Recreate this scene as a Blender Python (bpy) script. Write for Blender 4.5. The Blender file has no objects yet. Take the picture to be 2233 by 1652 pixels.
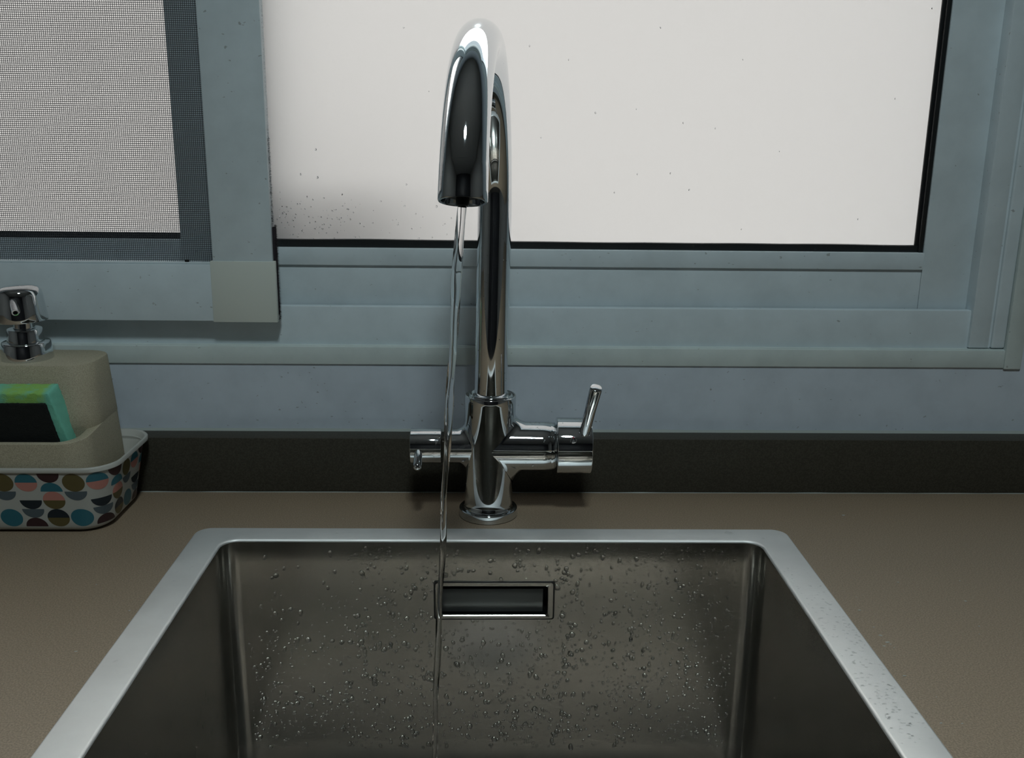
import bpy, bmesh, math, random
from mathutils import Vector, Matrix, noise
random.seed(7)
PI = math.pi
sc = bpy.context.scene
col = sc.collection

# ---------------------------------------------------------------- camera
cd = bpy.data.cameras.new('camera')
cd.sensor_fit = 'HORIZONTAL'; cd.sensor_width = 36.0
cd.lens = 36.0 * 2086.2 / 2233.0
cd.clip_start = 0.01; cd.clip_end = 200
cam = bpy.data.objects.new('camera', cd); col.objects.link(cam)
F_, VY, VD = 2086.1865, (1065 - 1116.5, 290 - 826.0), (1020 - 1116.5, 8955 - 826.0)
dy = Vector((VY[0], VY[1], F_)).normalized()
dz = -Vector((VD[0], VD[1], F_)).normalized()
dy = (dy - dz * dy.dot(dz)).normalized()
dx = dy.cross(dz)
if dx.x < 0: dx = -dx
R = Matrix(((dx.x, -dx.y, -dx.z), (dy.x, -dy.y, -dy.z), (dz.x, -dz.y, -dz.z)))
cam.matrix_world = Matrix.Translation((0, 0, 0.335)) @ R.to_4x4()
sc.camera = cam

# ---------------------------------------------------------------- world, light, exposure
wd = bpy.data.worlds.new('overcast_daylight'); sc.world = wd; wd.use_nodes = True
wb = wd.node_tree.nodes['Background']
wb.inputs[0].default_value = (1.0, 0.975, 0.945, 1); wb.inputs[1].default_value = 4.80
_nt = wd.node_tree; _g = _nt.nodes.new('ShaderNodeTexCoord'); _x = _nt.nodes.new('ShaderNodeSeparateXYZ')
_m = _nt.nodes.new('ShaderNodeMapRange'); _m.inputs[1].default_value = -0.08; _m.inputs[2].default_value = 0.15
_m.inputs[3].default_value = 0.30 * 6.5; _m.inputs[4].default_value = 6.5
_nt.links.new(_g.outputs['Generated'], _x.inputs[0]); _nt.links.new(_x.outputs[2], _m.inputs[0]); _nt.links.new(_m.outputs[0], wb.inputs[1])
LAMP_W = 10.0
LAMP_POS = (0.06, -0.22, 1.44)
sc.view_settings.view_transform = 'Standard'; sc.view_settings.look = 'None'
sc.view_settings.exposure = 0.0; sc.view_settings.gamma = 1.0
sc.view_settings.use_curve_mapping = False
sc.cycles.max_bounces = 14; sc.cycles.transmission_bounces = 10; sc.cycles.glossy_bounces = 8
sc.cycles.diffuse_bounces = 5
sc.cycles.caustics_refractive = True; sc.cycles.caustics_reflective = True
sc.cycles.blur_glossy = 0.3
sc.cycles.sample_clamp_indirect = 4.0
sc.cycles.use_denoising = True

# ---------------------------------------------------------------- materials
def mat(name, color, rough=0.5, metal=0.0, **kw):
    m = bpy.data.materials.new(name); m.use_nodes = True
    b = m.node_tree.nodes['Principled BSDF']
    b.inputs['Base Color'].default_value = (*color, 1)
    b.inputs['Roughness'].default_value = rough
    b.inputs['Metallic'].default_value = metal
    for k, v in kw.items(): b.inputs[k.replace('_', ' ')].default_value = v
    return m
def N(m, t, **kw):
    n = m.node_tree.nodes.new(t)
    for k, v in kw.items(): setattr(n, k, v)
    return n
def L(m, a, b): m.node_tree.links.new(a, b)
def bsdf(m): return m.node_tree.nodes['Principled BSDF']
def coords(m, scale=(1, 1, 1)):
    t = N(m, 'ShaderNodeTexCoord'); mp = N(m, 'ShaderNodeMapping')
    mp.inputs['Scale'].default_value = scale
    L(m, t.outputs['Object'], mp.inputs['Vector']); return mp.outputs[0]
def ntex(m, vec, scale, detail=3, rough=0.5):
    n = N(m, 'ShaderNodeTexNoise'); n.inputs['Scale'].default_value = scale
    n.inputs['Detail'].default_value = detail; n.inputs['Roughness'].default_value = rough
    L(m, vec, n.inputs['Vector']); return n.outputs[0]
def ramp(m, fac, stops):
    r = N(m, 'ShaderNodeValToRGB'); e = r.color_ramp.elements
    while len(e) < len(stops): e.new(0.5)
    for i, (p, c) in enumerate(stops):
        e[i].position = p; e[i].color = (*c, 1) if len(c) == 3 else c
    L(m, fac, r.inputs[0]); return r.outputs[0]
def bump(m, h, strength, dist):
    b = N(m, 'ShaderNodeBump'); b.inputs['Strength'].default_value = strength
    b.inputs['Distance'].default_value = dist
    L(m, h, b.inputs['Height']); L(m, b.outputs[0], bsdf(m).inputs['Normal'])
def speck(name, c1, c2, c3, rough, scale=900, bmp=0.1, spec=0.5, lo=0.38, hi=0.62):
    m = mat(name, c1, rough, Specular_IOR_Level=spec); v = coords(m)
    c = ramp(m, ntex(m, v, scale, 2, 0.6), [(lo, c2), (0.5, c1), (hi, c3)])
    L(m, c, bsdf(m).inputs['Base Color'])
    bump(m, ntex(m, v, scale * 0.7, 2), bmp, 0.0003)
    return m

M = {}
# painted aluminium with small dirt marks
def painted(name, c):
    m = mat(name, c, 0.42, Specular_IOR_Level=0.35); v = coords(m)
    d = ramp(m, ntex(m, v, 28, 6, 0.6), [(0.30, tuple(x * 0.90 for x in c)), (0.6, c)])
    sp = ramp(m, ntex(m, coords(m, (0.6, 1, 1)), 260, 2, 0.5), [(0.0, (1, 1, 1)), (0.72, (1, 1, 1)), (0.75, (0.62, 0.6, 0.58))])
    mx = N(m, 'ShaderNodeMix', data_type='RGBA', blend_type='MULTIPLY'); mx.inputs[0].default_value = 1
    L(m, d, mx.inputs[6]); L(m, sp, mx.inputs[7]); L(m, mx.outputs[2], bsdf(m).inputs['Base Color'])
    bump(m, ntex(m, v, 1500, 1), 0.03, 0.0002)
    return m
M['frame'] = painted('painted_aluminium', (0.63, 0.71, 0.75))
M['trim'] = painted('aged_painted_trim', (0.60, 0.67, 0.66))
M['panel'] = painted('painted_panel', (0.57, 0.63, 0.70))
M['corner'] = mat('cream_plastic', (0.62, 0.65, 0.60), 0.45)
M['black'] = mat('black_rubber', (0.012, 0.014, 0.015), 0.45)
M['blackpl'] = mat('black_plastic', (0.006, 0.006, 0.006), 0.4)
M['thread'] = mat('mesh_thread', (0.05, 0.055, 0.065), 0.6)
M['pile_dark'] = mat('dark_pile', (0.02, 0.015, 0.02), 0.9)
M['pile'] = mat('pale_pile', (0.5, 0.5, 0.5), 0.9)
M['seal'] = mat('sealant', (0.34, 0.37, 0.35), 0.5)
M['wall'] = mat('room_wall_paint', (0.34, 0.33, 0.32), 0.8)
M['ceil'] = mat('ceiling_paint', (0.42, 0.43, 0.43), 0.85)
M['floor'] = mat('floor_tile', (0.10, 0.09, 0.08), 0.5)
M['dark'] = mat('dark_laminate', (0.03, 0.03, 0.035), 0.5)
M['chrome'] = mat('chrome', (0.70, 0.73, 0.75), 0.035, 1.0)
M['chrome2'] = mat('satin_chrome', (0.72, 0.75, 0.78), 0.12, 1.0)
M['red'] = mat('red_mark', (0.35, 0.01, 0.02), 0.4)
M['water'] = mat('water', (1, 1, 1), 0.0, 0.0, IOR=1.333, Transmission_Weight=1.0)
# quartz worktop
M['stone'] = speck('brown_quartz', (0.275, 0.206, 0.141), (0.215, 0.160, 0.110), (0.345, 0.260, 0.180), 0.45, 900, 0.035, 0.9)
M['stone_shaded'] = speck('brown_quartz_shaded', (0.048, 0.043, 0.032), (0.040, 0.036, 0.027), (0.057, 0.052, 0.040), 0.5, 650, 0.10, 0.25)  # upstand: same stone as the worktop, its shade painted in as darker colour
# brushed steel
def steel(name, c, rough, brush, stain=0.0):
    m = mat(name, c, rough, 1.0)
    v = coords(m, brush)
    h = ntex(m, v, 60, 4, 0.7)
    v2 = coords(m)
    st = ntex(m, v2, 22, 5, 0.6)
    rr = N(m, 'ShaderNodeMapRange'); rr.inputs[1].default_value = 0.3; rr.inputs[2].default_value = 0.7
    rr.inputs[3].default_value = rough * 0.9; rr.inputs[4].default_value = rough * 1.12
    L(m, st, rr.inputs[0]); L(m, rr.outputs[0], bsdf(m).inputs['Roughness'])
    cc = ramp(m, ntex(m, v2, 14, 6, 0.65), [(0.35, tuple(x * (1 - stain) for x in c)), (0.62, c)])
    L(m, cc, bsdf(m).inputs['Base Color'])
    bump(m, h, 0.12, 0.0002)
    return m
M['rim'] = steel('brushed_steel_rim', (0.96, 0.96, 0.95), 0.60, (1, 14, 1), 0.05)
M['bowl'] = steel('brushed_steel_bowl', (0.55, 0.535, 0.50), 0.19, (6, 6, 0.5), 0.07)
M['steel2'] = mat('steel_plate', (0.20, 0.21, 0.21), 0.5, 1.0)
# frosted pane: white etched glass lit from outside by the sky
def frosted():
    m = bpy.data.materials.new('frosted_glass'); m.use_nodes = True
    nt = m.node_tree; nt.nodes.clear()
    out = N(m, 'ShaderNodeOutputMaterial'); tr = N(m, 'ShaderNodeBsdfTranslucent')
    df = N(m, 'ShaderNodeBsdfDiffuse'); gl = N(m, 'ShaderNodeBsdfGlossy')
    tr.inputs[0].default_value = (0.456, 0.457, 0.455, 1); df.inputs[0].default_value = (0.5, 0.5, 0.5, 1)
    gl.inputs[0].default_value = (1, 1, 1, 1); gl.inputs['Roughness'].default_value = 0.15
    a = N(m, 'ShaderNodeMixShader'); a.inputs[0].default_value = 0.06
    L(m, tr.outputs[0], a.inputs[1]); L(m, df.outputs[0], a.inputs[2])
    b = N(m, 'ShaderNodeMixShader'); lw = N(m, 'ShaderNodeLayerWeight'); lw.inputs[0].default_value = 0.5
    pw = N(m, 'ShaderNodeMath', operation='POWER'); pw.inputs[1].default_value = 5.0
    mp_ = N(m, 'ShaderNodeMapRange'); mp_.inputs[3].default_value = 0.04; mp_.inputs[4].default_value = 0.8
    L(m, lw.outputs['Facing'], pw.inputs[0]); L(m, pw.outputs[0], mp_.inputs[0]); L(m, mp_.outputs[0], b.inputs[0]); L(m, a.outputs[0], b.inputs[1]); L(m, gl.outputs[0], b.inputs[2])
    L(m, b.outputs[0], out.inputs[0])
    return m
M['frost'] = frosted()
def clear():
    m = bpy.data.materials.new('clear_glass'); m.use_nodes = True
    m.node_tree.nodes.clear()
    out = N(m, 'ShaderNodeOutputMaterial'); tr = N(m, 'ShaderNodeBsdfTransparent'); gl = N(m, 'ShaderNodeBsdfGlossy')
    tr.inputs[0].default_value = (0.97, 0.99, 0.98, 1); gl.inputs['Roughness'].default_value = 0.0
    b = N(m, 'ShaderNodeMixShader'); lw = N(m, 'ShaderNodeLayerWeight'); lw.inputs[0].default_value = 0.5
    pw = N(m, 'ShaderNodeMath', operation='POWER'); pw.inputs[1].default_value = 5.0
    mp_ = N(m, 'ShaderNodeMapRange'); mp_.inputs[3].default_value = 0.04; mp_.inputs[4].default_value = 0.8
    L(m, lw.outputs['Facing'], pw.inputs[0]); L(m, pw.outputs[0], mp_.inputs[0]); L(m, mp_.outputs[0], b.inputs[0]); L(m, tr.outputs[0], b.inputs[1]); L(m, gl.outputs[0], b.inputs[2])
    L(m, b.outputs[0], out.inputs[0])
    return m
M['clear'] = clear()
# sponge foam
m = mat('green_foam', (0.1, 0.4, 0.25), 0.95); v = coords(m)
sx = N(m, 'ShaderNodeSeparateXYZ'); L(m, v, sx.inputs[0])
def mr(sock, a, b):
    n = N(m, 'ShaderNodeMapRange'); n.inputs[1].default_value = a; n.inputs[2].default_value = b; L(m, sock, n.inputs[0]); return n.outputs[0]
def mul(a, b):
    n = N(m, 'ShaderNodeMath', operation='MULTIPLY'); L(m, a, n.inputs[0]); L(m, b, n.inputs[1]); return n.outputs[0]
fa = mul(mul(mr(sx.outputs[0], -0.412, -0.390), mr(sx.outputs[0], -0.3655, -0.372)), mr(sx.outputs[2], 0.104, 0.115))
fa = mul(fa, mr(ntex(m, v, 120, 2), 0.2, 0.6))
c = ramp(m, fa, [(0.0, (0.20, 0.60, 0.45)), (0.7, (0.30, 0.58, 0.14))])
L(m, c, bsdf(m).inputs['Base Color']); bump(m, ntex(m, v, 1100, 3, 0.8), 0.8, 0.0008); M['foam'] = m
m = mat('black_scourer', (0.006, 0.008, 0.007), 0.9); bump(m, ntex(m, coords(m), 900, 3, 0.8), 0.9, 0.0012); M['scour'] = m
M['caddy'] = speck('speckled_stone_plastic', (0.41, 0.365, 0.265), (0.31, 0.275, 0.20), (0.49, 0.44, 0.325), 0.6, 1700, 0.15, 0.3, 0.36, 0.64)
M['tray'] = mat('tray_white', (0.40, 0.40, 0.37), 0.4)
M['traylip'] = mat('tray_lip', (0.47, 0.465, 0.43), 0.4)
M['t_teal'] = mat('print_teal', (0.02, 0.125, 0.165), 0.4)
M['t_pink'] = mat('print_pink', (0.45, 0.19, 0.155), 0.4)
M['t_olive'] = mat('print_olive', (0.10, 0.078, 0.028), 0.4)
M['t_slate'] = mat('print_slate', (0.075, 0.10, 0.115), 0.4)
M['t_navy'] = mat('print_navy', (0.006, 0.014, 0.022), 0.4)
M['t_maroon'] = mat('print_maroon', (0.035, 0.013, 0.016), 0.4)

# ---------------------------------------------------------------- helpers
def link(name, bm, mats, parent=None, smooth=False, auto=None):
    bmesh.ops.recalc_face_normals(bm, faces=bm.faces)
    me = bpy.data.meshes.new(name); bm.to_mesh(me); bm.free()
    o = bpy.data.objects.new(name, me); col.objects.link(o)
    for x in (mats if isinstance(mats, (list, tuple)) else [mats]): me.materials.append(x)
    if smooth:
        for p in me.polygons: p.use_smooth = True
        if auto: me.set_sharp_from_angle(angle=math.radians(auto))
    if parent:
        o.parent = parent; o.matrix_parent_inverse = parent.matrix_basis.inverted()
    return o
def empty(name, loc=(0, 0, 0)):
    o = bpy.data.objects.new(name, None); col.objects.link(o); o.location = loc
    o.empty_display_size = 0.02
    return o
def tag(o, label=None, cat=None, group=None, kind=None):
    if label: o['label'] = label
    if cat: o['category'] = cat
    if group: o['group'] = group
    if kind: o['kind'] = kind
    return o
def box(bm, x0, x1, y0, y1, z0, z1, bev=0.0, seg=2, mi=0):
    vs = [bm.verts.new((x, y, z)) for x in (x0, x1) for y in (y0, y1) for z in (z0, z1)]
    fs = [(0, 1, 3, 2), (4, 6, 7, 5), (0, 4, 5, 1), (2, 3, 7, 6), (0, 2, 6, 4), (1, 5, 7, 3)]
    faces = [bm.faces.new([vs[i] for i in f]) for f in fs]
    for f in faces: f.material_index = mi
    if bev > 0:
        es = set(e for f in faces for e in f.edges)
        bmesh.ops.bevel(bm, geom=list(es), offset=bev, segments=seg, profile=0.5, affect='EDGES')
def boxo(name, d, m, parent=None, bev=0.0, seg=2):
    bm = bmesh.new(); box(bm, *d, bev=bev, seg=seg)
    return link(name, bm, m, parent, smooth=bev > 0, auto=40)
def frame_of(axis):
    a = Vector(axis).normalized()
    u = a.cross(Vector((0, 0, 1)))
    if u.length < 1e-4: u = Vector((1, 0, 0))
    u.normalize(); w = a.cross(u).normalized()
    return a, u, w
def rings(bm, pts_list, close0=False, close1=False, mi=0, cyc=True):
    rows = [[bm.verts.new(p) for p in pts] for pts in pts_list]
    n = len(rows[0])
    for a, b in zip(rows[:-1], rows[1:]):
        for i in range(n if cyc else n - 1):
            j = (i + 1) % n
            f = bm.faces.new((a[i], a[j], b[j], b[i])); f.material_index = mi
    if close0: bm.faces.new(rows[0][::-1]).material_index = mi
    if close1: bm.faces.new(rows[-1]).material_index = mi
    return rows
def lathe(bm, org, axis, prof, n=64, c0=True, c1=True, mi=0):
    # prof: list of (distance along axis, radius)
    a, u, w = frame_of(axis); org = Vector(org)
    pl = []
    for t, r in prof:
        pl.append([org + a * t + (u * math.cos(2 * PI * i / n) + w * math.sin(2 * PI * i / n)) * max(r, 1e-5) for i in range(n)])
    return rings(bm, pl, c0, c1, mi)
def rnd(t0, r0, t1, r1, bev, k=4):
    # cylinder profile from t0 to t1 with rounded end edges
    p = []
    for i in range(k + 1):
        a = PI / 2 * i / k; p.append((t0 + bev * (1 - math.sin(a)), r0 - bev * (1 - math.cos(PI / 2 - a)) if False else r0 - bev + bev * math.sin(a)))
    p = [(t0 + bev * (1 - math.cos(PI / 2 * i / k)), r0 - bev + bev * math.sin(PI / 2 * i / k)) for i in range(k + 1)]
    q = [(t1 - bev + bev * math.sin(PI / 2 * i / k), r1 - bev + bev * math.cos(PI / 2 * i / k)) for i in range(k + 1)]
    return p + q
def sweep(bm, path, radii, n=48, c0=True, c1=True, mi=0):
    pl = []; prev = None
    for i, p in enumerate(path):
        p = Vector(p)
        t = (Vector(path[min(i + 1, len(path) - 1)]) - Vector(path[max(i - 1, 0)])).normalized()
        if prev is None: u = frame_of(t)[1]
        else: u = (prev - t * prev.dot(t)).normalized()
        prev = u; w = t.cross(u)
        r = radii[i] if isinstance(radii, (list, tuple)) else radii
        pl.append([p + (u * math.cos(2 * PI * k / n) + w * math.sin(2 * PI * k / n)) * r for k in range(n)])
    return rings(bm, pl, c0, c1, mi)
def rrect(x0, x1, y0, y1, r, z, k=8, ext=None):
    # counter clockwise from front-right; extra points on the back side if ext (list of x)
    pts = []
    for cx, cy, a0 in ((x1 - r, y0 + r, -90), (x1 - r, y1 - r, 0), (x0 + r, y1 - r, 90), (x0 + r, y0 + r, 180)):
        for i in range(k + 1):
            a = math.radians(a0 + 90 * i / k)
            pts.append((cx + r * math.cos(a), cy + r * math.sin(a), z))
        if a0 == 0 and ext:
            for x in sorted(ext, reverse=True): pts.append((x, y1, z))
    return pts

# ================================================================ THE SETTING
X0, X1, Y0, ZF, ZC = -1.75, 1.95, -2.3, -0.90, 1.50
YW = 0.890
def struct(name, dims, m): return tag(boxo(name, dims, m), kind='structure')
struct('floor', (X0, X1, Y0, YW, ZF - 0.1, ZF), M['floor'])
struct('ceiling', (X0, X1, Y0, 1.1, ZC, ZC + 0.1), M['ceil'])
struct('wall_left', (X0 - 0.1, X0, Y0, 1.1, ZF, ZC), M['wall'])
struct('wall_right', (X1, X1 + 0.1, Y0, 1.1, ZF, ZC), M['wall'])
struct('wall_front', (X0, X1, Y0 - 0.1, Y0, ZF, ZC), M['dark'])
OX0, OX1, OZ0, OZ1 = -0.985, 0.510, 0.128, 1.08
bm = bmesh.new()
box(bm, X0, OX0, YW, 1.05, ZF, ZC); box(bm, OX1, X1, YW, 1.05, ZF, ZC)
box(bm, OX0, OX1, YW, 1.05, ZF, OZ0); box(bm, OX0, OX1, YW, 1.05, OZ1, ZC)
tag(link('wall_back', bm, M['panel']), kind='structure')

# ---- window frame
w1 = tag(empty('window_1', (-0.23, 0.90, 0.12)), kind='structure')
bm = bmesh.new()
box(bm, -1.0, 0.4995, 0.8881, 0.900, 0.1205, 0.1376, 0.0006)
box(bm, -1.0, 0.4995, 0.8905, 0.905, 0.1372, 0.1384, 0.0004)
link('trim_strip', bm, M['trim'], w1, True, 40)
boxo('side_trim', (0.4995, 0.5165, 0.8872, 0.904, 0.1193, 1.09), M['trim'], w1, 0.0012)
boxo('side_trim', (-1.02, -1.0, 0.8820, 0.904, 0.1193, 1.09), M['trim'], w1, 0.0012)
boxo('top_trim', (-1.0, 0.4995, 0.8881, 0.904, 1.07, 1.09), M['trim'], w1, 0.0008)
bm = bmesh.new()
box(bm, -0.985, 0.4990, 0.8960, 0.906, 0.1290, 0.1750, 0.0008)
box(bm, -0.985, 0.4990, 0.9060, 0.960, 0.1290, 0.1640)
link('bottom_track', bm, M['frame'], w1, True, 40)
bm = bmesh.new()
box(bm, 0.4650, 0.4840, 0.8922, 0.960, 0.1392, 1.07, 0.0008)
box(bm, 0.4840, 0.4862, 0.8934, 0.960, 0.1392, 1.07)
box(bm, 0.4862, 0.4995, 0.8905, 0.960, 0.1392, 1.07, 0.0020, 4)
link('jamb', bm, M['frame'], w1, True, 40)
boxo('jamb', (-0.999, -0.96, 0.8965, 0.96, 0.1392, 1.07), M['frame'], w1, 0.0008)
boxo('head_rail', (-0.96, 0.4665, 0.8965, 0.96, 1.04, 1.07), M['frame'], w1, 0.0008)

# ---- right sash: rail, bead, stile, gasket, frosted pane
w2 = tag(empty('window_2', (0.1, 0.915, 0.165)), kind='structure')
boxo('bottom_rail', (-0.2862, 0.41745, 0.9080, 0.928, 0.1645, 0.2140), M['frame'], w2, 0.0004)
boxo('stile', (0.4178, 0.4735, 0.9080, 0.928, 0.1645, 1.045), M['frame'], w2, 0.0004)
boxo('stile', (-0.2880, -0.2150, 0.9080, 0.928, 0.1645, 1.045), M['frame'], w2, 0.0006)
boxo('top_rail', (-0.215, 0.4128, 0.9085, 0.928, 1.0, 1.045), M['frame'], w2)
boxo('glazing_bead', (-0.2155, 0.41745, 0.9052, 0.913, 0.2126, 0.2288), M['frame'], w2, 0.0007)
boxo('glazing_bead', (0.4172, 0.4180, 0.9074, 0.913, 0.2288, 1.00), M['frame'], w2, 0.0005)
bm = bmesh.new()
n = 140
pl = []
for i in range(n + 1):     # lower gasket, a little wavy along its top
    x = -0.2155 + (0.4172 + 0.2155) * i / n
    t = 0.2352 + 0.0006 * noise.noise(Vector((x * 14, 3, 0))) + (0.0007 if x < 0 else 0)
    pl.append([(x, 0.9115, 0.2255), (x, 0.9115, t), (x, 0.9150, t + 0.0004), (x, 0.9150, 0.2255)])
rings(bm, pl, True, True)
box(bm, 0.4128, 0.4172, 0.9090, 0.9150, 0.2255, 1.0, 0.0006)
box(bm, 0.4098, 0.4130, 0.9125, 0.9150, 0.2255, 1.0, 0.0006)
link('gasket', bm, M['black'], w2, True, 40)
boxo('pane', (-0.216, 0.4172, 0.9151, 0.9185, 0.2254, 0.64), M['frost'], w2)
tag(boxo('pane', (-0.216, 0.4172, 0.9151, 0.9185, 0.6402, 1.0), M['clear'], w2), 'clear upper pane')

# ---- left sash behind the insect screen
w3 = tag(empty('window_3', (-0.6, 0.94, 0.165)), kind='structure')
boxo('bottom_rail', (-0.95, -0.255, 0.932, 0.952, 0.1645, 0.2325), M['frame'], w3, 0.0006)
boxo('stile', (-0.262, -0.200, 0.9315, 0.952, 0.1645, 1.045), M['frame'], w3, 0.0006)
boxo('stile', (-0.958, -0.90, 0.9315, 0.952, 0.1645, 1.045), M['frame'], w3, 0.0006)
boxo('top_rail', (-0.95, -0.255, 0.932, 0.952, 1.0, 1.045), M['frame'], w3)
boxo('gasket', (-0.90, -0.262, 0.936, 0.940, 0.2315, 0.2385), M['black'], w3, 0.0005)
boxo('pane', (-0.90, -0.262, 0.9402, 0.9435, 0.2315, 0.64), M['frost'], w3)
tag(boxo('pane', (-0.90, -0.262, 0.9402, 0.9435, 0.6402, 1.0), M['clear'], w3), 'clear upper pane')
# dark block added outside to dim the lower left of the frosted pane
bm = bmesh.new()
rings(bm, [rrect(-0.215 + d, -0.070 - d, 0.972 + d, 1.06 - d, 0.03, z) for z, d in ((0.165, 0.008), (0.290, 0.0), (0.294, 0.002), (0.294, 0.008), (0.2, 0.010))], True, True)
tag(link('outdoor_block', bm, M['dark'], None, True, 40), 'added dark planter outside, blurred behind the lower left of the frosted pane', 'block')
boxo_ledge = struct('wall_outer_sill', (-1.2, 0.8, 0.955, 1.15, 0.10, 0.1645), M['wall'])
boxo_ledge.name = 'trim_1'

# ---------------------------------------------------------------- worktop and upstand
CX0, CX1, CY0, CY1 = X0, X1, 0.175, 0.888
HX0, HX1, HY0, HY1 = -0.2300, 0.2420, 0.262, 0.7620
bm = bmesh.new()
xs = [CX0, HX0, HX1, CX1]; ys = [CY0, HY0, HY1, CY1]
for z in (0.0, -0.03):
    g = [[bm.verts.new((x, y, z)) for y in ys] for x in xs]
    for i in range(3):
        for j in range(3):
            if i == 1 and j == 1: continue
            bm.faces.new((g[i][j], g[i + 1][j], g[i + 1][j + 1], g[i][j + 1]))
    if z == 0.0: top = g
    else: bot = g
def side(a, b, c, d): bm.faces.new((a, b, c, d))
for g0, g1 in (((0, 0), (0, 3)), ((0, 3), (3, 3)), ((3, 3), (3, 0)), ((3, 0), (0, 0))):
    i0, j0 = g0; i1, j1 = g1
    st = max(abs(i1 - i0), abs(j1 - j0)); di = (i1 - i0) // st; dj = (j1 - j0) // st
    for s in range(st):
        a = (i0 + di * s, j0 + dj * s); b = (a[0] + di, a[1] + dj)
        side(top[a[0]][a[1]], top[b[0]][b[1]], bot[b[0]][b[1]], bot[a[0]][a[1]])
for a, b in (((1, 1), (1, 2)), ((1, 2), (2, 2)), ((2, 2), (2, 1)), ((2, 1), (1, 1))):
    side(top[a[0]][a[1]], top[b[0]][b[1]], bot[b[0]][b[1]], bot[a[0]][a[1]])
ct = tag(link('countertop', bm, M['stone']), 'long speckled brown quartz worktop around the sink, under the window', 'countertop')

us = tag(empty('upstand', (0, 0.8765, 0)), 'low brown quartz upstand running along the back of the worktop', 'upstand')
boxo('slab', (X0, X1, 0.8651, 0.8885, 0.0002, 0.0542), M['stone_shaded'], us, 0.0007)
bm = bmesh.new()
pl = []
for i in range(261):
    x = X0 + 0.02 + (X1 - X0 - 0.04) * i / 260
    h = 0.0016 + 0.0006 * noise.noise(Vector((x * 22, 0, 0)))
    pl.append([(x, 0.8899, 0.0540), (x, 0.8880 - h * 0.6, 0.0542), (x, 0.8893, 0.0542 + h * 0.9), (x, 0.8899, 0.0542 + h * 1.2)])
rings(bm, pl, True, True)
tag(link('sealant_line', bm, M['seal'], us, True, 50), 'pale sealant line')
bm = bmesh.new()
pl = []
for i in range(301):
    x = X0 + 0.02 + (X1 - X0 - 0.04) * i / 300
    h = 0.0005 + 0.00045 * noise.noise(Vector((x * 30, 5, 0)))
    pl.append([(x, 0.8652, 0.0000), (x, 0.8652 - max(h, 1e-4), 0.0001), (x, 0.8650, max(h, 1e-4)), (x, 0.8653, max(h, 1e-4))])
rings(bm, pl, True, True)
link('sealant_line', bm, M['seal'], us, True, 50)

# ================================================================ SINK
IX0, IX1, IY0, IY1 = -0.2212, 0.2327, 0.275, 0.7513
RX0, RX1, RY0, RY1 = -0.2492, 0.2612, 0.249, 0.7762
HOLE = (-0.0405, 0.0550, -0.0405, -0.0690)
sk = tag(empty('sink', (0.006, 0.55, 0)), 'undivided brushed steel sink bowl wet with drops, set into the brown worktop', 'sink')
def shear(pts): return [(x, y + (-0.0045 * x if y > 0.6 else 0), z) for x, y, z in pts]
bm = bmesh.new()
ext = [HOLE[0], HOLE[1]]
def rr(d, z, r): return shear(rrect(IX0 - d, IX1 + d, IY0 - d, IY1 + d, r, z, 8, ext))
def ro(d, z, r): return shear(rrect(RX0 + d, RX1 - d, RY0 + d, RY1 - d, r, z, 8, ext))
rows = [ro(0, 0.0001, 0.013), ro(0.0001, 0.0007, 0.013), ro(0.0006, 0.0011, 0.0125), ro(0.0014, 0.0012, 0.012),
        rr(0.0022, 0.0012, 0.0145)]
fr = rings(bm, rows, mi=0)
rows2 = []
for i in range(6):
    a = PI / 2 * i / 5; rows2.append(rr(0.0022 * (1 - math.sin(a)), 0.0012 - 0.0022 * (1 - math.cos(a)), 0.0145 - 0.001 * i / 5))
for z in (-0.02, HOLE[2], HOLE[3], -0.11, -0.15, -0.19): rows2.append(rr(0, z, 0.0135))
for i in range(1, 7):
    a = PI / 2 * i / 6; rows2.append(rr(-0.014 * (1 - math.cos(a)), -0.220 - 0.014 * math.sin(a), 0.0135))
rows2.append(rr(-0.10, -0.236, 0.05))
rings(bm, rows2[:6], mi=0)
b2 = rings(bm, rows2[5:], False, True, mi=1)
for f in list(bm.faces):       # overflow opening in the back wall
    c = f.calc_center_median()
    if f.material_index == 1 and HOLE[0] < c.x < HOLE[1] and HOLE[3] < c.z < HOLE[2] and c.y > 0.74: bm.faces.remove(f)
bmesh.ops.remove_doubles(bm, verts=bm.verts, dist=1e-6)
bowl = link('bowl', bm, [M['rim'], M['bowl']], sk, True, 35)
# overflow: embossed frame, dark recess and front plate
def ringplate(bm, o, i, y0, y1, ro_, ri_, mi=0):
    def rx(d, r, y): return [(x, y, z) for x, z, _ in rrect(d[0], d[1], d[3], d[2], r, 0, 6)]
    rings(bm, [rx(i, ri_, y1), rx(o, ro_, y1), rx((o[0] + .0004, o[1] - .0004, o[2] - .0004, o[3] + .0004), ro_, y0), rx((i[0] - .0006, i[1] + .0006, i[2] + .0006, i[3] - .0006), ri_, y0), rx(i, ri_, y0 + 0.0006), rx(i, ri_, y1)], mi=mi)
bm = bmesh.new()
ringplate(bm, (-0.0436, 0.0581, -0.0376, -0.0718), (-0.0385, 0.0530, -0.0412, -0.0682), 0.7499, 0.7518, 0.0018, 0.0022)
of = link('overflow_frame', bm, M['bowl'], sk, True, 40)
bm = bmesh.new()
ringplate(bm, (-0.0450, 0.0595, -0.0363, -0.0731), (-0.0430, 0.0575, -0.0382, -0.0712), 0.75055, 0.7518, 0.0024, 0.0018)
link('overflow_groove', bm, M['blackpl'], sk, True, 40)
bm = bmesh.new()
h = HOLE
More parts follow.
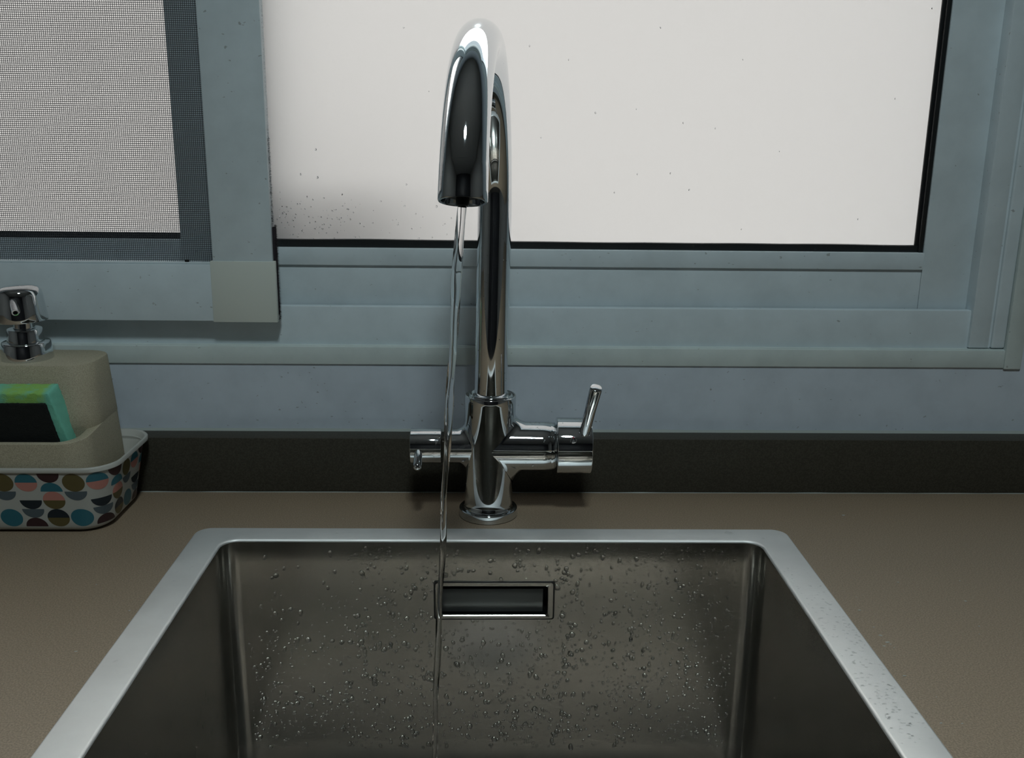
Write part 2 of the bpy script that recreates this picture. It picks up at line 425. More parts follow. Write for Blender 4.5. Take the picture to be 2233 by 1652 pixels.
rings(bm, [[(x, y, z) for x, z in ((h[0], h[2]), (h[1], h[2]), (h[1], h[3]), (h[0], h[3]))] for y in (0.7515, 0.775)], False, True)
link('overflow_recess', bm, M['blackpl'], sk)
bm = bmesh.new(); box(bm, -0.0382, 0.0495, 0.7560, 0.7575, -0.0682, -0.0462, 0.0006)
link('overflow_plate', bm, M['steel2'], sk, True, 40)
bm = bmesh.new(); lathe(bm, (0.006, 0.51, -0.2362), (0, 0, 1), [(0, 0.057), (0.0012, 0.056), (0.0014, 0.045), (-0.0 + 0.0004, 0.040), (0.0004, 0.012), (0.006, 0.010), (0.008, 0.008), (0.008, 0.0)], 48)
link('drain', bm, M['chrome2'], sk, True, 40)

# ================================================================ FAUCET
FX, FY = 0.0016, 0.812
fc = tag(empty('faucet', (FX, FY, 0)), 'tall chrome arched kitchen tap with water running, behind the sink', 'faucet')
def ax(z): return FX + 0.0150 * z     # slight lean
bm = bmesh.new(); lathe(bm, (FX, FY, 0), (0, 0, 1), [(0.0, 0.0262)] + rnd(0.0, 0.0264, 0.0078, 0.0262, 0.0010) + [(0.0078, 0.020)], 96)
link('base_ring', bm, M['chrome'], fc, True, 50)
bm = bmesh.new()
lean = (0.0150, 0, 1)
prof = [(0.0070, 0.0222), (0.0084, 0.0225), (0.0094, 0.0222), (0.0105, 0.0215)]
for i in range(1, 22):
    z = 0.0105 + (0.1115 - 0.0105) * i / 21
    prof.append((z, 0.0215 + 0.0010 * ((z - 0.0105) / 0.10)))
prof += [(0.1122, 0.0223), (0.1126, 0.0218), (0.1122, 0.0198), (0.1117, 0.0192)]
lathe(bm, (FX, FY, 0), lean, prof, 128)
# the two arms, flared into the body
def arm(bm, s, r, zc, xe, rho, endprof):
    Rb = 0.0221; n = 96; K = 10; cx = ax(zc)
    rows = []
    for k in range(K + 1):
        ph = PI / 2 * (1 - k / K)
        row = []
        for i in range(n):
            th = 2 * PI * i / n; cs, sn = math.cos(th), math.sin(th)
            fl = rho * abs(sn) ** 1.5
            yy = r * cs * 0.995
            xb = math.sqrt(max(Rb * Rb - yy * yy, 0))
            rad = r + fl * (1 - math.cos(ph)); 
            xx = xb - 0.0008 + fl * (1 - math.sin(ph)) * 1.0 + 0.0006 * (1 - k / K)
            row.append((cx + s * xx, FY + yy, zc + rad * sn))
        rows.append(row)
    for x, rr_ in endprof:
        rows.append([(cx + s * x, FY + rr_ * math.cos(2 * PI * i / n), zc + rr_ * math.sin(2 * PI * i / n)) for i in range(n)])
    rings(bm, rows, False, True)
arm(bm, 1, 0.0221, 0.0652, 0, 0.012, [(0.046, 0.0221), (0.0530, 0.0221), (0.0535, 0.0217), (0.0545, 0.0217), (0.0575, 0.0212), (0.0588, 0.0200), (0.0589, 0.016)])
arm(bm, -1, 0.0155, 0.0652, 0, 0.008, [(0.034, 0.0155), (0.0395, 0.0155), (0.0400, 0.0150), (0.0400, 0.010)])
link('body', bm, M['chrome'], fc, True, 42)
# swivel collar + gold-edged lip around the pipe
bm = bmesh.new()
lathe(bm, (FX, FY, 0), lean, [(0.1105, 0.0190), (0.1128, 0.0190), (0.1136, 0.0183), (0.1134, 0.0172), (0.1118, 0.0160), (0.1118, 0.0140)], 96)
link('swivel_collar', bm, M['chrome'], fc, True, 50)
# spout
RA, ZS = 0.1238, 0.2715
px0 = ax(ZS); SW = Vector((-0.0205, -0.2445, 0)).normalized()
path, rad = [], []
zz = 0.1115
while zz < ZS - 0.003:
    path.append((ax(zz), FY, zz)); rad.append(0.01425); zz += 0.008
A_END = math.radians(180 - 21)
def arcp(a): 
    d = RA * (1 - math.cos(a)); return Vector((px0, FY, ZS + RA * math.sin(a))) + SW * d
NA = 72
for i in range(NA + 1):
    a = A_END * i / NA; path.append(tuple(arcp(a))); rad.append(0.01425 + 0.0003 * max(0, i - NA // 2) / (NA // 2))
bm = bmesh.new(); sweep(bm, path, rad, 96)
link('spout', bm, M['chrome'], fc, True, 60)
tdir = (arcp(A_END) - arcp(A_END - 0.01)).normalized()
tdir = (tdir + (arcp(math.radians(170)) - arcp(math.radians(169))).normalized()).normalized()
p0 = arcp(A_END)
bm = bmesh.new()
lathe(bm, p0 - tdir * 0.0005, tdir, [(-0.0010, 0.01452), (0.0002, 0.01462), (0.0008, 0.01468), (0.0205, 0.01475), (0.0213, 0.0143), (0.0211, 0.0128), (0.0170, 0.0122), (0.0168, 0.0)], 96, False, False)
link('aerator', bm, M['chrome'], fc, True, 40)
bm = bmesh.new()
lathe(bm, p0 + tdir * 0.0160, tdir, [(0, 0.0119), (0.0008, 0.0118), (0.0012, 0.0070), (0.0020, 0.0040), (0.0072, 0.0036), (0.0074, 0.0028), (0.006, 0.0026)], 48)
nz = link('nozzle', bm, M['blackpl'], fc, True, 40)
tag(nz, 'small black plastic water outlet')
TIP = p0 + tdir * 0.0225
# right handle: cartridge cap, lever, marker
hd = empty('lever_handle', (0.06, FY, 0.066)); hd.parent = fc; hd.matrix_parent_inverse = fc.matrix_basis.inverted()
bpy.context.view_layer.update()
def child(name, bm, m, parent, auto=45):
    o = link(name, bm, m, None, True, auto); o.parent = parent
    o.matrix_parent_inverse = parent.matrix_world.inverted(); return o
bm = bmesh.new(); lathe(bm, (0.0585, FY, 0.0655), (1, 0, 0), [(0, 0.0185), (0.0045, 0.0185)], 64)
child('gap_ring', bm, M['blackpl'], hd)
bm = bmesh.new(); lathe(bm, (0.0618, FY, 0.0658), (1, 0, 0), [(0.0, 0.017)] + rnd(0.0, 0.0252, 0.0308, 0.0250, 0.0009) + [(0.0304, 0.020), (0.0304, 0.0)], 96)
child('cap', bm, M['chrome'], hd)
b0 = Vector((0.0848, FY - 0.0148, 0.0800)); b1 = Vector((0.0915, FY - 0.0400, 0.1300))
la = (b1 - b0); ll = la.length
bm = bmesh.new(); lathe(bm, b0, la, [(0, 0.0048), (ll * 0.5, 0.0048), (ll - 0.0012, 0.0053), (ll - 0.0004, 0.0050), (ll, 0.0042), (ll + 0.0003, 0.0)], 48)
child('lever', bm, M['chrome'], hd)
ang = math.radians(38); nrm = Vector((0, -math.sin(math.radians(62)), math.cos(math.radians(62))))
c0 = Vector((0.0752, FY, 0.0658)) + nrm * 0.0246
bm = bmesh.new(); lathe(bm, c0, nrm, [(0.0, 0.0030), (0.0008, 0.0030), (0.0011, 0.0026), (0.0005, 0.0019), (0.0005, 0.0)], 32)
mk = child('marker_button', bm, M['chrome'], hd)
bm = bmesh.new(); lathe(bm, c0 + nrm * 0.0006, nrm, [(0.0, 0.0011), (0.0002, 0.0010)], 6)
child('grub_hole', bm, M['blackpl'], hd)
bm = bmesh.new(); lathe(bm, c0 + nrm * 0.0008 + Vector((0, 0.0008, 0.0021)), nrm, [(0.0, 0.0008), (0.0002, 0.0007)], 16)
tag(child('hot_mark', bm, M['red'], hd), 'tiny red hot-water mark')
# left knob for the filtered water
kb = empty('side_knob', (-0.04, FY, 0.0652)); kb.parent = fc; kb.matrix_parent_inverse = fc.matrix_basis.inverted()
bpy.context.view_layer.update()
bm = bmesh.new(); lathe(bm, (-0.0402, FY, 0.0652), (-1, 0, 0), [(0, 0.010)] + rnd(0.0, 0.0157, 0.0272, 0.0157, 0.0005) + [(0.0268, 0.012), (0.0268, 0.0)], 96)
child('knob', bm, M['chrome'], kb)
q0 = Vector((-0.0600, FY - 0.013, 0.0640)); q1 = Vector((-0.0598, FY - 0.0300, 0.0530)); la = q1 - q0; ll = la.length
bm = bmesh.new(); lathe(bm, q0, la, [(0, 0.0034), (ll - 0.004, 0.0040)] + [(ll - 0.004 + 0.004 * math.sin(PI / 2 * i / 6), 0.0040 * math.cos(PI / 2 * i / 6)) for i in range(1, 7)], 40)
child('pin_lever', bm, M['chrome'], kb)

# ================================================================ WATER STREAM
def px_ray(px, py, Y):
    v = R @ Vector((px - 1116.5, -(py - 826.0), -F_)); t = Y / v.y
    return Vector((0, 0, 0.335)) + v * t
ctrl = [(1001, 452), (998.5, 560), (992, 690), (985, 800), (979, 900), (973, 1000), (968, 1100), (965, 1200), (955, 1400), (947, 1652)]
wp = [px_ray(x, y, 0.566 + 0.004 * i / 9) for i, (x, y) in enumerate(ctrl)]
wp[0] = Vector((TIP.x + 0.0002, TIP.y, TIP.z + 0.003))
last = wp[-1] + (wp[-1] - wp[-2]) * 1.15
while last.z < -0.234: last = wp[-1] + (last - wp[-1]) * 0.97
wp.append(last)
def cr(P, t):
    i = min(int(t), len(P) - 2); u = t - i
    a = P[max(i - 1, 0)]; b = P[i]; c = P[i + 1]; d = P[min(i + 2, len(P) - 1)]
    return 0.5 * ((2 * b) + (c - a) * u + (2 * a - 5 * b + 4 * c - d) * u * u + (3 * b - a - 3 * c + d) * u ** 3)
NS = 330; n = 24; rows = []
for k in range(NS + 1):
    f = k / NS; p = cr(wp, f * (len(wp) - 1)); s = p.z
    base = 0.0031 - 0.0012 * min(f * 1.6, 1)
    tw = s * 38
    wob = Vector((0.0003 * math.sin(s * 90 + 1), 0.0004 * math.cos(s * 110), 0)) * min(1, f * 4)
    row = []
    for i in range(n):
        th = 2 * PI * i / n
        r = base * (1 + 0.12 * math.cos(2 * (th - tw)) + 0.05 * math.sin(3 * th + s * 150) + 0.07 * noise.noise(Vector((math.cos(th), math.sin(th), s * 50))))
        row.append(p + wob + Vector((math.cos(th) * r, math.sin(th) * r, 0)))
    rows.append(row)
bm = bmesh.new(); rings(bm, rows, True, True)
tag(link('water_stream', bm, M['water'], None, True), 'thin clear stream of water falling from the tap into the sink', 'water')

# ================================================================ DROPS
def drop(bm, c, nrm, r, flat=0.5, el=1.0, down=Vector((0, 0, -1))):
    nrm = nrm.normalized(); t = down - nrm * down.dot(nrm)
    if t.length < 0.1: t = Vector((1, 0, 0))
    t.normalize(); s = nrm.cross(t)
    K, n = 4, 10; rows = []
    ph = random.random() * 10
    rs = [1 + 0.16 * math.sin(2 * PI * i / n * 2 + ph) + 0.08 * math.sin(2 * PI * i / n * 3 + ph * 2) for i in range(n)]
    for k in range(K):
        a = PI / 2 * k / K
        rows.append([c + (s * math.cos(2 * PI * i / n) + t * math.sin(2 * PI * i / n) * el * (1.15 if math.sin(2 * PI * i / n) > 0 else 1)) * r * rs[i] * math.cos(a) + nrm * (r * flat * math.sin(a) - 0.00003) for i in range(n)])
    rw = rings(bm, rows, True, False)
    tp = bm.verts.new(c + nrm * r * flat)
    for i in range(n): bm.faces.new((rw[-1][i], rw[-1][(i + 1) % n], tp))
bm = bmesh.new()
cnt = 0
while cnt < 3000:      # back wall of the bowl
    x = random.uniform(IX0 + 0.016, IX1 - 0.016); z = random.uniform(-0.200, -0.006)
    dens = 0.48 + 0.45 * (-z / 0.2) + 0.7 * noise.noise(Vector((x * 16, z * 16, 1))) + (0.25 if x > 0.03 else 0)
    if x < -0.14 and z > -0.09: dens *= 0.35
    if random.random() > dens: continue
    if HOLE[0] - 0.004 < x < HOLE[1] + 0.004 and HOLE[3] - 0.005 < z < HOLE[2] + 0.005: continue
    r = random.choice([0.0005, 0.0006, 0.0008, 0.0010, 0.0013]) * random.uniform(0.8, 1.2)
    if random.random() < 0.10: r = random.uniform(0.0014, 0.0021)
    if x > 0.08: r *= 0.85
    drop(bm, Vector((x, IY1 - 0.0045 * x, z)), Vector((0, -1, 0)), r * 1.15, 0.55, random.uniform(0.9, 1.35)); cnt += 1
for _ in range(260):   # left wall
    y = random.uniform(0.43, 0.735); z = -abs(random.gauss(0.11, 0.05)) 
    if -0.2 < z < -0.03: drop(bm, Vector((IX0, y, z)), Vector((1, 0, 0)), random.uniform(0.0004, 0.0011), 0.4, random.uniform(1.2, 2.6))
for _ in range(160):   # right wall
    y = random.uniform(0.43, 0.735); z = -abs(random.gauss(0.12, 0.04))
    if -0.2 < z < -0.02: drop(bm, Vector((IX1, y, z)), Vector((-1, 0, 0)), random.uniform(0.0004, 0.0009), 0.4, random.uniform(1.2, 2.2))
for x, y, r in ((0.2100, 0.766, 0.0034), (0.237, 0.755, 0.0014), (-0.212, 0.764, 0.0006), (0.075, 0.765, 0.0008), (-0.128, 0.765, 0.0012), (-0.118, 0.767, 0.0008), (-0.2405, 0.69, 0.0011), (-0.238, 0.675, 0.0010), (-0.243, 0.68, 0.0006), (-0.232, 0.70, 0.0008), (-0.2395, 0.56, 0.0016), (-0.235, 0.515, 0.0008)):
    drop(bm, Vector((x, y, 0.00118)), Vector((0, 0, 1)), r, 0.35)
for _ in range(240):
    y = random.uniform(0.47, 0.70); x = random.choice((random.uniform(0.236, 0.258),))
    drop(bm, Vector((x, y, 0.00118)), Vector((0, 0, 1)), random.uniform(0.0003, 0.0009), 0.35, 1.3)
tag(link('water_drops', bm, M['water'], None, True), 'countless clear water drops clinging to the steel of the sink', 'water', kind='stuff')
bm = bmesh.new()       # drops on the tap
def cyl_drop(x, zc, Rr, ang, r):
    nr = Vector((0, -math.sin(ang), math.cos(ang))); drop(bm, Vector((x, FY, zc)) + nr * (Rr - 0.0001), nr, r, 0.6)
for _ in range(34):
    cyl_drop(random.uniform(0.030, 0.052), 0.0652, 0.0221, math.radians(random.uniform(0, 115)), random.uniform(0.0003, 0.0007))
for _ in range(14):
    cyl_drop(random.uniform(0.064, 0.090), 0.0658, 0.0252, math.radians(random.uniform(0, 110)), random.uniform(0.0003, 0.0006))
for _ in range(16):
    cyl_drop(random.uniform(-0.064, -0.028), 0.0652, 0.0157, math.radians(random.uniform(10, 120)), random.uniform(0.0003, 0.0006))
cyl_drop(-0.047, 0.0652, 0.0157, math.radians(168), 0.0013); cyl_drop(0.0405, 0.0652, 0.0221, math.radians(122), 0.0012)
for _ in range(45):
    th = random.uniform(-1.3, 1.3); z = random.uniform(0.015, 0.25)
    rr_ = 0.0220 if z < 0.11 else 0.01425
    nr = Vector((math.sin(th), -math.cos(th), 0)); drop(bm, Vector((ax(z), FY, z)) + nr * (rr_ - 0.0001), nr, random.uniform(0.0003, 0.0006), 0.6)
tag(link('water_drops', bm, M['water'], None, True), 'fine water drops beaded on the chrome tap', 'water', kind='stuff')
bm = bmesh.new()       # condensation on the frosted pane
for px, py, r in ((688, 326, .0013), (655, 380, .0012), (692, 387, .0014), (669, 429, .0011), (648, 445, .0010), (1299, 246, .0012), (1490, 268, .0009), (1388, 238, .0007), (1503, 414, .001), (1462, 378, .001), (1441, 60, .001), (2033, 18, .001), (1952, 215, .0008), (1871, 478, .0009), (1617, 500, .0008), (1155, 100, .001), (1240, 130, .0008), (1340, 420, .0009), (1620, 130, .0007), (1700, 330, .0007), (1180, 300, .0008), (952, 450, .0013), (1390, 380, .0008), (1560, 280, .0008), (880, 60, .0009), (935, 199, .0007)):
    p = px_ray(px, py, 0.915); drop(bm, p, Vector((0, -1, 0)), r * 0.75, 0.22, 1.1)
for _ in range(150):
    px = 600 + abs(random.gauss(0, 170)); py = random.gauss(485, 28)
    if px > 1020 or py > 525 or py < 390: continue
    drop(bm, px_ray(px, py, 0.915), Vector((0, -1, 0)), random.uniform(0.0003, 0.0009), 0.15)
for _ in range(120):
    px = random.uniform(600, 1990)
    p = px_ray(px, 536, 0.9115); drop(bm, Vector((p.x, 0.9115, random.uniform(0.2298, 0.2345))), Vector((0, -1, 0)), random.uniform(0.0003, 0.0007), 0.5)
tag(link('water_drops', bm, M['water'], None, True), 'scattered condensation drops on the large frosted window pane', 'water', kind='stuff')

bm = bmesh.new()
for px, py in ((1958, 1269), (1867, 1302), (1874, 1330), (2093, 1266), (2105, 1310), (1935, 1400), (1942, 1404), (1928, 1408), (1950, 1411), (1972, 1473), (1905, 1367), (2042, 1519), (2098, 1577), (2135, 1365), (210, 1274), (165, 1420), (282, 1331), (1839, 1123), (2052, 1576), (1920, 1385), (748, 1130), (2136, 1382)):
    v = R @ Vector((px - 1116.5, -(py - 826.0), -F_)); p = Vector((0, 0, 0.335)) - v * (0.335 / v.z)
    drop(bm, Vector((p.x, p.y, 0.00002)), Vector((0, 0, 1)), random.uniform(0.0004, 0.0009), 0.6, random.uniform(0.8, 1.8))
cr_ = tag(link('crumbs', bm, M['tray'], None, True), 'tiny pale crumbs scattered on the brown worktop', 'crumbs', kind='stuff')
# ================================================================ INSECT SCREEN
sn = tag(empty('insect_screen', (-0.6, 0.876, 0.163)), 'sliding insect screen of fine dark mesh in a pale frame, on the left', 'insect screen')
SZ1 = 1.055
boxo('stile', (-0.2492, -0.1950, 0.8710, 0.8830, 0.2190, SZ1), M['frame'], sn, 0.0008)
boxo('stile', (-0.975, -0.925, 0.8710, 0.8830, 0.1640, SZ1), M['frame'], sn, 0.0008)
bm = bmesh.new()
box(bm, -0.925, -0.2500, 0.8710, 0.8830, 0.1648, 0.2172, 0.0008)
box(bm, -0.925, -0.2494, 0.8722, 0.8830, 0.2172, 0.2190, 0.0005)
link('bottom_rail', bm, M['frame'], sn, True, 40)
boxo('top_rail', (-0.925, -0.2492, 0.8710, 0.8830, 1.01, SZ1), M['frame'], sn, 0.0008)
boxo('corner_connector', (-0.2516, -0.1927, 0.8698, 0.8840, 0.1640, 0.2204), M['corner'], sn, 0.0006)
bm = bmesh.new()
P = 0.00175; rt = 0.00025
def thread(a, b, seg, horiz, ph):
    rows = []
    for i in range(seg + 1):
        f = i / seg; p = Vector(a).lerp(Vector(b), f)
        d = 0.00055 * noise.noise(Vector((p.x * 9, p.z * 9, ph * 0.05 + (7 if horiz else 0))))
        if horiz: p.z += d; rows.append([p + Vector((0, -rt, 0)), p + Vector((0, 0, rt)), p + Vector((0, rt, 0)), p + Vector((0, 0, -rt))])
        else: p.x += d; rows.append([p + Vector((0, -rt, 0)), p + Vector((rt, 0, 0)), p + Vector((0, rt, 0)), p + Vector((-rt, 0, 0))])
    rings(bm, rows)
k = 0; x = -0.2500
while x > -0.9245:
    thread((x, 0.8772, 0.2175), (x, 0.8772, 1.012), 40, False, k); x -= P; k += 1
z = 0.2188; k = 0
while z < 1.0105:
    thread((-0.9250, 0.8776, z), (-0.2490, 0.8776, z), 36, True, k); z += P; k += 1
o = link('mesh', bm, M['thread'], sn, False)
bm = bmesh.new()      # brush seal: dark pile low down, pale worn hairs above
box(bm, -0.1952, -0.1926, 0.876, 0.882, 0.170, 0.251, mi=0)
for i in range(4200):
    z = random.uniform(0.165, 0.60) if i % 2 else random.uniform(0.165, 0.34)
    dark = z < 0.253 or (z < 0.33 and random.random() < 0.55)
    ln = random.uniform(0.0008, 0.0023) * (1.3 if z < 0.253 else 1.0)
    y = random.uniform(0.875, 0.882); b = Vector((-0.1952 if z > 0.253 else -0.1930, y, z))
    if z > 0.262 and random.random() < 0.35: continue
    d = Vector((1, random.uniform(-0.4, 0.4), random.uniform(-0.7, 0.3))).normalized() * ln
    w = 0.00011
    vs = [bm.verts.new(b + Vector((0, 0, w))), bm.verts.new(b + Vector((0, w, -w))), bm.verts.new(b + Vector((0, -w, -w)))]
    t = bm.verts.new(b + d)
    for a_, b_ in ((0, 1), (1, 2), (2, 0)):
        f = bm.faces.new((vs[a_], vs[b_], t)); f.material_index = 0 if dark else 1
link('brush_seal', bm, [M['pile_dark'], M['pile']], sn)
bm = bmesh.new(); box(bm, -0.2752, -0.2715, 0.8735, 0.8765, 0.2188, 0.2212, 0.0006)
link('clip', bm, M['blackpl'], sn, True, 40)

sn.location += Vector((-0.0015, 0.0065, -0.0012))
# ================================================================ TRAY
tr = tag(empty('tray', (-0.45, 0.82, 0)), 'white tray printed with coloured half circles holding the soap dispenser', 'tray')
TX0 = -0.62
def trect(f, r, z, d=0.0):
    # f 0 at base .. 1 at rim
    x1 = -0.3250 + 0.0105 * f; y0 = 0.7672 - 0.0052 * f; y1 = 0.8590 + 0.0055 * min(f / 0.93, 1) + (0.008 if f > 0.945 else 0); x0 = TX0 - 0.0105 * f
    return rrect(x0 + d, x1 - d, y0 + d, y1 - d, r, z, 12)
ZR = 0.0605
bm = bmesh.new()
rows = [trect(0, 0.014, 0.0003, 0.0095), trect(0, 0.019, 0.0016, 0.0045), trect(0, 0.022, 0.0038, 0.0012), trect(0.08, 0.024, 0.006, 0)]
for i in range(1, 10):
    f = 0.08 + 0.86 * i / 9; rows.append(trect(f, 0.024 + 0.002 * f, 0.006 + (0.0562 - 0.006) * i / 9))
rings(bm, rows, True, False, mi=0)
rows = [trect(0.94, 0.026, 0.0562), trect(0.95, 0.027, 0.0562, -0.0011), trect(0.97, 0.027, 0.0566, -0.0014), trect(0.98, 0.027, 0.0598, -0.0014), trect(1.0, 0.027, ZR, -0.0008),
        trect(1.0, 0.026, ZR, 0.0008), trect(0.98, 0.026, 0.0598, 0.0014), trect(0.9, 0.025, 0.052, 0.0018), trect(0.05, 0.022, 0.006, 0.0018), trect(0.0, 0.018, 0.0035, 0.006)]
rings(bm, rows, False, True, mi=1)
# printed half circles, pressed onto the wall of the tray
NT = 12
def wallpath(v):
    f = (v - 0.006) / (0.0562 - 0.006) * 0.86 + 0.08
    pts = [Vector(p) for p in trect(f, 0.024 + 0.002 * f, v, -0.00012)]
    # order: front-right corner (arc), back-right ..., front-left; start on the front side going right then back
    front_l = pts[-1]; seq = [front_l] + pts[:2 * (NT + 1)]   # front-left end, FR corner, BR corner
    return seq
def wallpoint(u, v):
    # u measured along the wall from x = -0.385 on the front side, to the right
    seq = wallpath(v); s = [0.0]
    for a, b in zip(seq[:-1], seq[1:]): s.append(s[-1] + (b - a).length)
    s0 = -0.385 - seq[0].x
    t = u + s0
    t = max(0, min(t, s[-1] - 1e-6))
    for i in range(len(s) - 1):
        if s[i] <= t <= s[i + 1]:
            return seq[i].lerp(seq[i + 1], (t - s[i]) / max(s[i + 1] - s[i], 1e-9))
    return seq[-1]
HR = 0.00815; VT = 0.0556
def half(uc, k, up, mi, wx=0.0092):
    vtop = VT - HR * k; vbot = vtop - HR
    K = 14; J = 4; rows = []
    for j in range(J + 1):
        h_ = j / J
        row = []
        w = math.sqrt(max(1 - h_ * h_, 0)) if j < J else 0.02
        v = (vbot + h_ * HR) if up else (vtop - h_ * HR)
        for i in range(K + 1):
            uu = uc + wx * w * (2 * i / K - 1) + 0.0045 * ((VT - v) / 0.05)
            row.append(bm.verts.new(wallpoint(uu, v)))
        rows.append(row)
    # finer tops near the pole
    for a, b in zip(rows[:-1], rows[1:]):
        for i in range(K):
            f = bm.faces.new((a[i], a[i + 1], b[i + 1], b[i])); f.material_index = mi
def halfs(uc, k, up, mi):
    vtop = VT - HR * k; vbot = vtop - HR; K = 10; n = 24; wx = 0.0092
    cen = [];
    # polar grid
    rows = []
    for j in range(0, 7):
        rr_ = j / 6; row = []
        for i in range(n + 1):
            a = PI * i / n
            uo = wx * rr_ * math.cos(a); ho = HR * rr_ * math.sin(a)
            v = vbot + ho if up else vtop - ho
            row.append(wallpoint(uc + uo + 0.0045 * ((VT - v) / 0.05), max(v, 0.0062)))
        rows.append(row)
    c = bm.verts.new(rows[0][0]); prev = None
    for j in range(1, 7):
        vs = [bm.verts.new(p) for p in rows[j]]
        for i in range(n):
            f = bm.faces.new((c, vs[i], vs[i + 1])) if prev is None else bm.faces.new((prev[i], vs[i], vs[i + 1], prev[i + 1]))
            f.material_index = mi
        prev = vs
TE, PK, OL, SL, NV, MR = 2, 3, 4, 5, 6, 7
A = [(0, 1, TE), (1, 0, PK), (3, 0, NV), (4, 0, SL), (5, 1, MR)]
B = [(0, 0, MR), (1, 1, TE), (2, 1, PK), (3, 0, OL), (4, 1, NV), (5, 0, OL)]
C_ = [(0, 1, OL), (1, 0, OL), (2, 0, SL), (4, 1, TE), (5, 0, TE)]
pitch = 0.0196
for ci in range(-11, 9):
    cell = (A, B, C_)[ci % 3]
    uc = ci * pitch + UOFF if False else ci * pitch - 0.0010
    if uc < -0.22 or uc > 0.155: continue
    for k, up, mi in cell: halfs(uc, k, up, mi)
link('basket', bm, [M['tray'], M['traylip'], M['t_teal'], M['t_pink'], M['t_olive'], M['t_slate'], M['t_navy'], M['t_maroon']], tr, True, 50)

# ================================================================ SOAP DISPENSER
sd = tag(empty('soap_dispenser', (-0.42, 0.82, 0.004)), 'speckled beige soap dispenser with a sponge pocket and chrome pump, in the tray', 'soap dispenser')
def xr(z): return -0.3320 - 0.0095 * max(0, (z - 0.03) / 0.11)
bm = bmesh.new()
ZT = 0.139; BX0 = -0.530
def lowp(d, z, slope=False, r=0.021):
    pts = rrect(BX0 + d, xr(0.09 if slope else z) - d, 0.7695 - 0.0027 * min(z / 0.045, 1) + d, 0.8560 + 0.0080 * min(z / 0.08, 1) - d, max(r - d, 0.004), z, 10)
    if slope: pts = [(x, y, z + 0.16 * max(0, min(y, 0.8200) - 0.7668)) for x, y, _ in pts]
    return pts
def inn(d, z, sl=False):
    return [(x - (0.0035 if x > -0.45 else 0), y, zz_) for x, y, zz_ in lowp(d, z, sl)]
rings(bm, [lowp(0.003, 0.0040), lowp(0.0, 0.007), lowp(0, 0.045), lowp(0, 0.0795, True), lowp(0.0005, 0.0799, True), inn(0.0038, 0.0799, True), inn(0.0044, 0.0795, True), inn(0.0047, 0.05), inn(0.0052, 0.012)], True, True)
def upp(d, z, y0):
    return rrect(BX0 + d, xr(z) - d, y0 + d, 0.8640 - d, max(0.021 - d, 0.004), z, 10)
rings(bm, [upp(0.0006, 0.0125, 0.7994), upp(0.0006, 0.0600, 0.7954), upp(0.0004, 0.0862, 0.7922), upp(0, 0.0872, 0.7922), upp(0, 0.100, 0.7935), upp(0, 0.115, 0.7960), upp(0, ZT - 0.0018, 0.8010), upp(0.0006, ZT - 0.0005, 0.8010), upp(0.0020, ZT, 0.8010)], True, True)
link('holder', bm, M['caddy'], sd, True, 35)
PX, PY = -0.4035, 0.829
bm = bmesh.new(); lathe(bm, (PX, PY, ZT - 0.0002), (0, 0, 1), [(0, 0.0212)] + [(0.0004, 0.0213), (0.0140, 0.0199), (0.0152, 0.0194), (0.0156, 0.0186), (0.0156, 0.0150), (0.0158, 0.0150), (0.0255, 0.0146), (0.0267, 0.0140), (0.0269, 0.0100), (0.0262, 0.0092)], 96)
link('pump_collar', bm, M['chrome'], sd, True, 45)
bm = bmesh.new(); lathe(bm, (PX, PY, ZT + 0.020), (0, 0, 1), [(0, 0.0086), (0.018, 0.0086)], 48)
link('pump_neck', bm, M['chrome'], sd, True, 45)
PXh, Ph = PX - 0.0005, 0.1722
bm = bmesh.new(); lathe(bm, (PXh, PY, Ph), (-0.04, 0, 1), [(0.003, 0.017), (0.0, 0.0186), (0.0004, 0.0203), (0.0015, 0.0206), (0.010, 0.0199), (0.022, 0.0189), (0.0262, 0.0180), (0.0290, 0.0158), (0.0305, 0.0120), (0.0312, 0.0070), (0.0314, 0.0)], 96)
link('pump_head', bm, M['chrome'], sd, True, 60)
n0 = Vector((-0.4025, PY - 0.0165, 0.1920)); n1 = Vector((-0.3945, PY - 0.0310, 0.1850)); la = n1 - n0; ll = la.length
bm = bmesh.new(); lathe(bm, n0, la, [(0, 0.0033), (ll, 0.0029), (ll + 0.0001, 0.0019), (ll - 0.004, 0.0017)], 24)
pn = link('pump_nozzle', bm, M['chrome2'], sd, True, 40)
bm = bmesh.new(); lathe(bm, n0, la, [(ll - 0.003, 0.0016), (ll - 0.0028, 0.0)], 16)
link('pump_outlet', bm, M['blackpl'], sd)

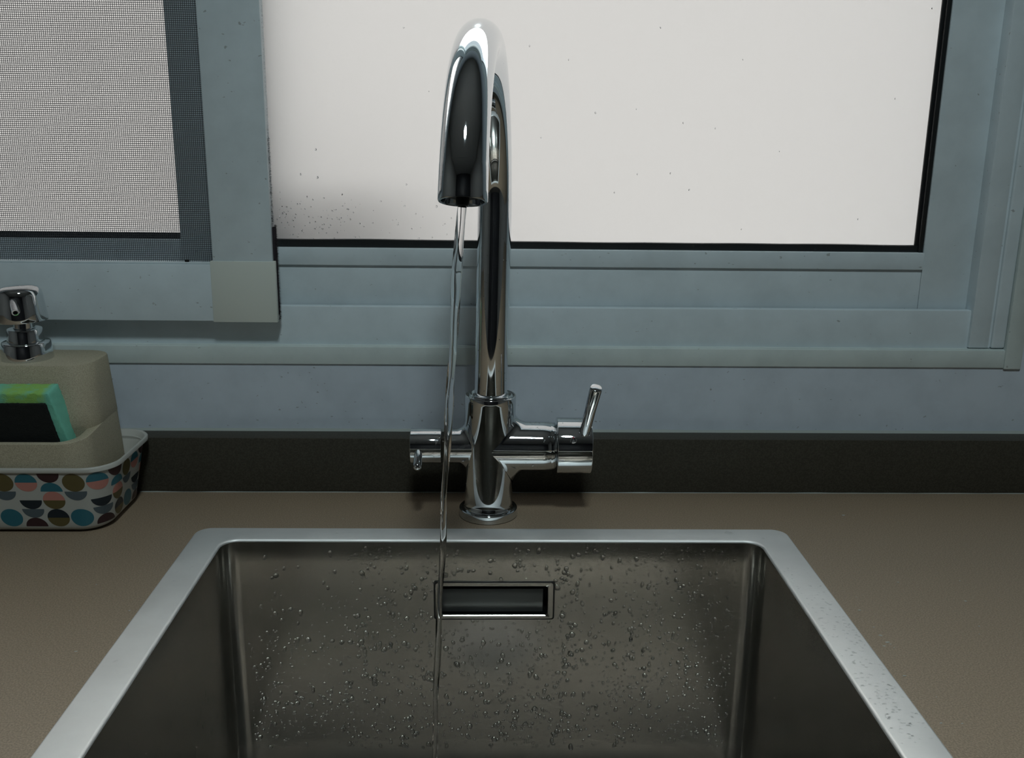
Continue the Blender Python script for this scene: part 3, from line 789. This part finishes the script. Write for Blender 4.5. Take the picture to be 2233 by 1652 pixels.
# ================================================================ SPONGE
sp = tag(empty('sponge', (-0.42, 0.785, 0.05)), 'green foam sponge with a black scouring side, standing in the dispenser pocket', 'sponge')
tl = math.radians(9); T = Vector((0, math.cos(tl), math.sin(tl))); Dn = Vector((0, math.sin(tl), -math.cos(tl)))
def slab(name, xa, xb, t0, t1, h0, h1, m, org, amp, xsh=0.0):
    bm = bmesh.new(); nx, nt_, nh = 56, 10, 34
    gv = {}
    def P_(i, j, k):
        key = (i, j, k)
        if key not in gv:
            fx, ft, fh = i / nx, j / nt_, k / nh
            x = xa + (xb - xa) * fx + xsh * fh * fx
            p = org + T * (t0 + (t1 - t0) * ft) + Dn * (h0 + (h1 - h0) * fh); p.x = x
            c = org + T * ((t0 + t1) / 2) + Dn * ((h0 + h1) / 2); c.x = (xa + xb) / 2
            # soften edges
            ex = min(fx, 1 - fx) * abs(xb - xa); et = min(ft, 1 - ft) * (t1 - t0); eh = min(fh, 1 - fh) * (h1 - h0)
            near = sum(1 for e in (ex, et, eh) if e < 0.0012)
            if near >= 2: p += (c - p).normalized() * 0.0010
            q = p * 900; p = p + Vector((noise.noise(q), noise.noise(q + Vector((9, 0, 0))), noise.noise(q + Vector((0, 9, 0))))) * amp
            gv[key] = bm.verts.new(p)
        return gv[key]
    for i in range(nx):
        for j in range(nt_):
            for k in (0, nh): bm.faces.new((P_(i, j, k), P_(i + 1, j, k), P_(i + 1, j + 1, k), P_(i, j + 1, k)))
        for k in range(nh):
            for j in (0, nt_): bm.faces.new((P_(i, j, k), P_(i + 1, j, k), P_(i + 1, j, k + 1), P_(i, j, k + 1)))
    for j in range(nt_):
        for k in range(nh):
            for i in (0, nx): bm.faces.new((P_(i, j, k), P_(i, j + 1, k), P_(i, j + 1, k + 1), P_(i, j, k + 1)))
    return link(name, bm, m, sp, True, 60)
org = Vector((0, 0.7738, 0.1220))
slab('foam', -0.468, -0.3635, 0.0, 0.0210, 0.0, 0.060, M['foam'], org, 0.0006, 0.0130)
slab('scouring_pad', -0.466, -0.3665, -0.0030, 0.0002, 0.0085, 0.060, M['scour'], org, 0.0005, 0.0085)

# ================================================================ CEILING LAMP (lights the room from behind)
lp = tag(empty('ceiling_lamp', (LAMP_POS[0], LAMP_POS[1], ZC)), 'round white kitchen lamp on the ceiling above the sink, out of view', 'lamp')
bm = bmesh.new(); lathe(bm, (LAMP_POS[0], LAMP_POS[1], ZC - 0.05), (0, 0, 1), [(0.0, 0.125), (-0.004, 0.14), (0.0, 0.15), (0.05, 0.15)], 48)
link('housing', bm, M['ceil'], lp, True, 40)
ld = bpy.data.lights.new('lamp_light', 'AREA'); ld.shape = 'DISK'; ld.size = 0.22; ld.energy = LAMP_W; ld.color = (0.83, 0.98, 1.0)
lo = bpy.data.objects.new('lamp_light', ld); col.objects.link(lo); lo.location = (LAMP_POS[0], LAMP_POS[1], ZC - 0.058)
lo.parent = lp; lo.matrix_parent_inverse = lp.matrix_basis.inverted()
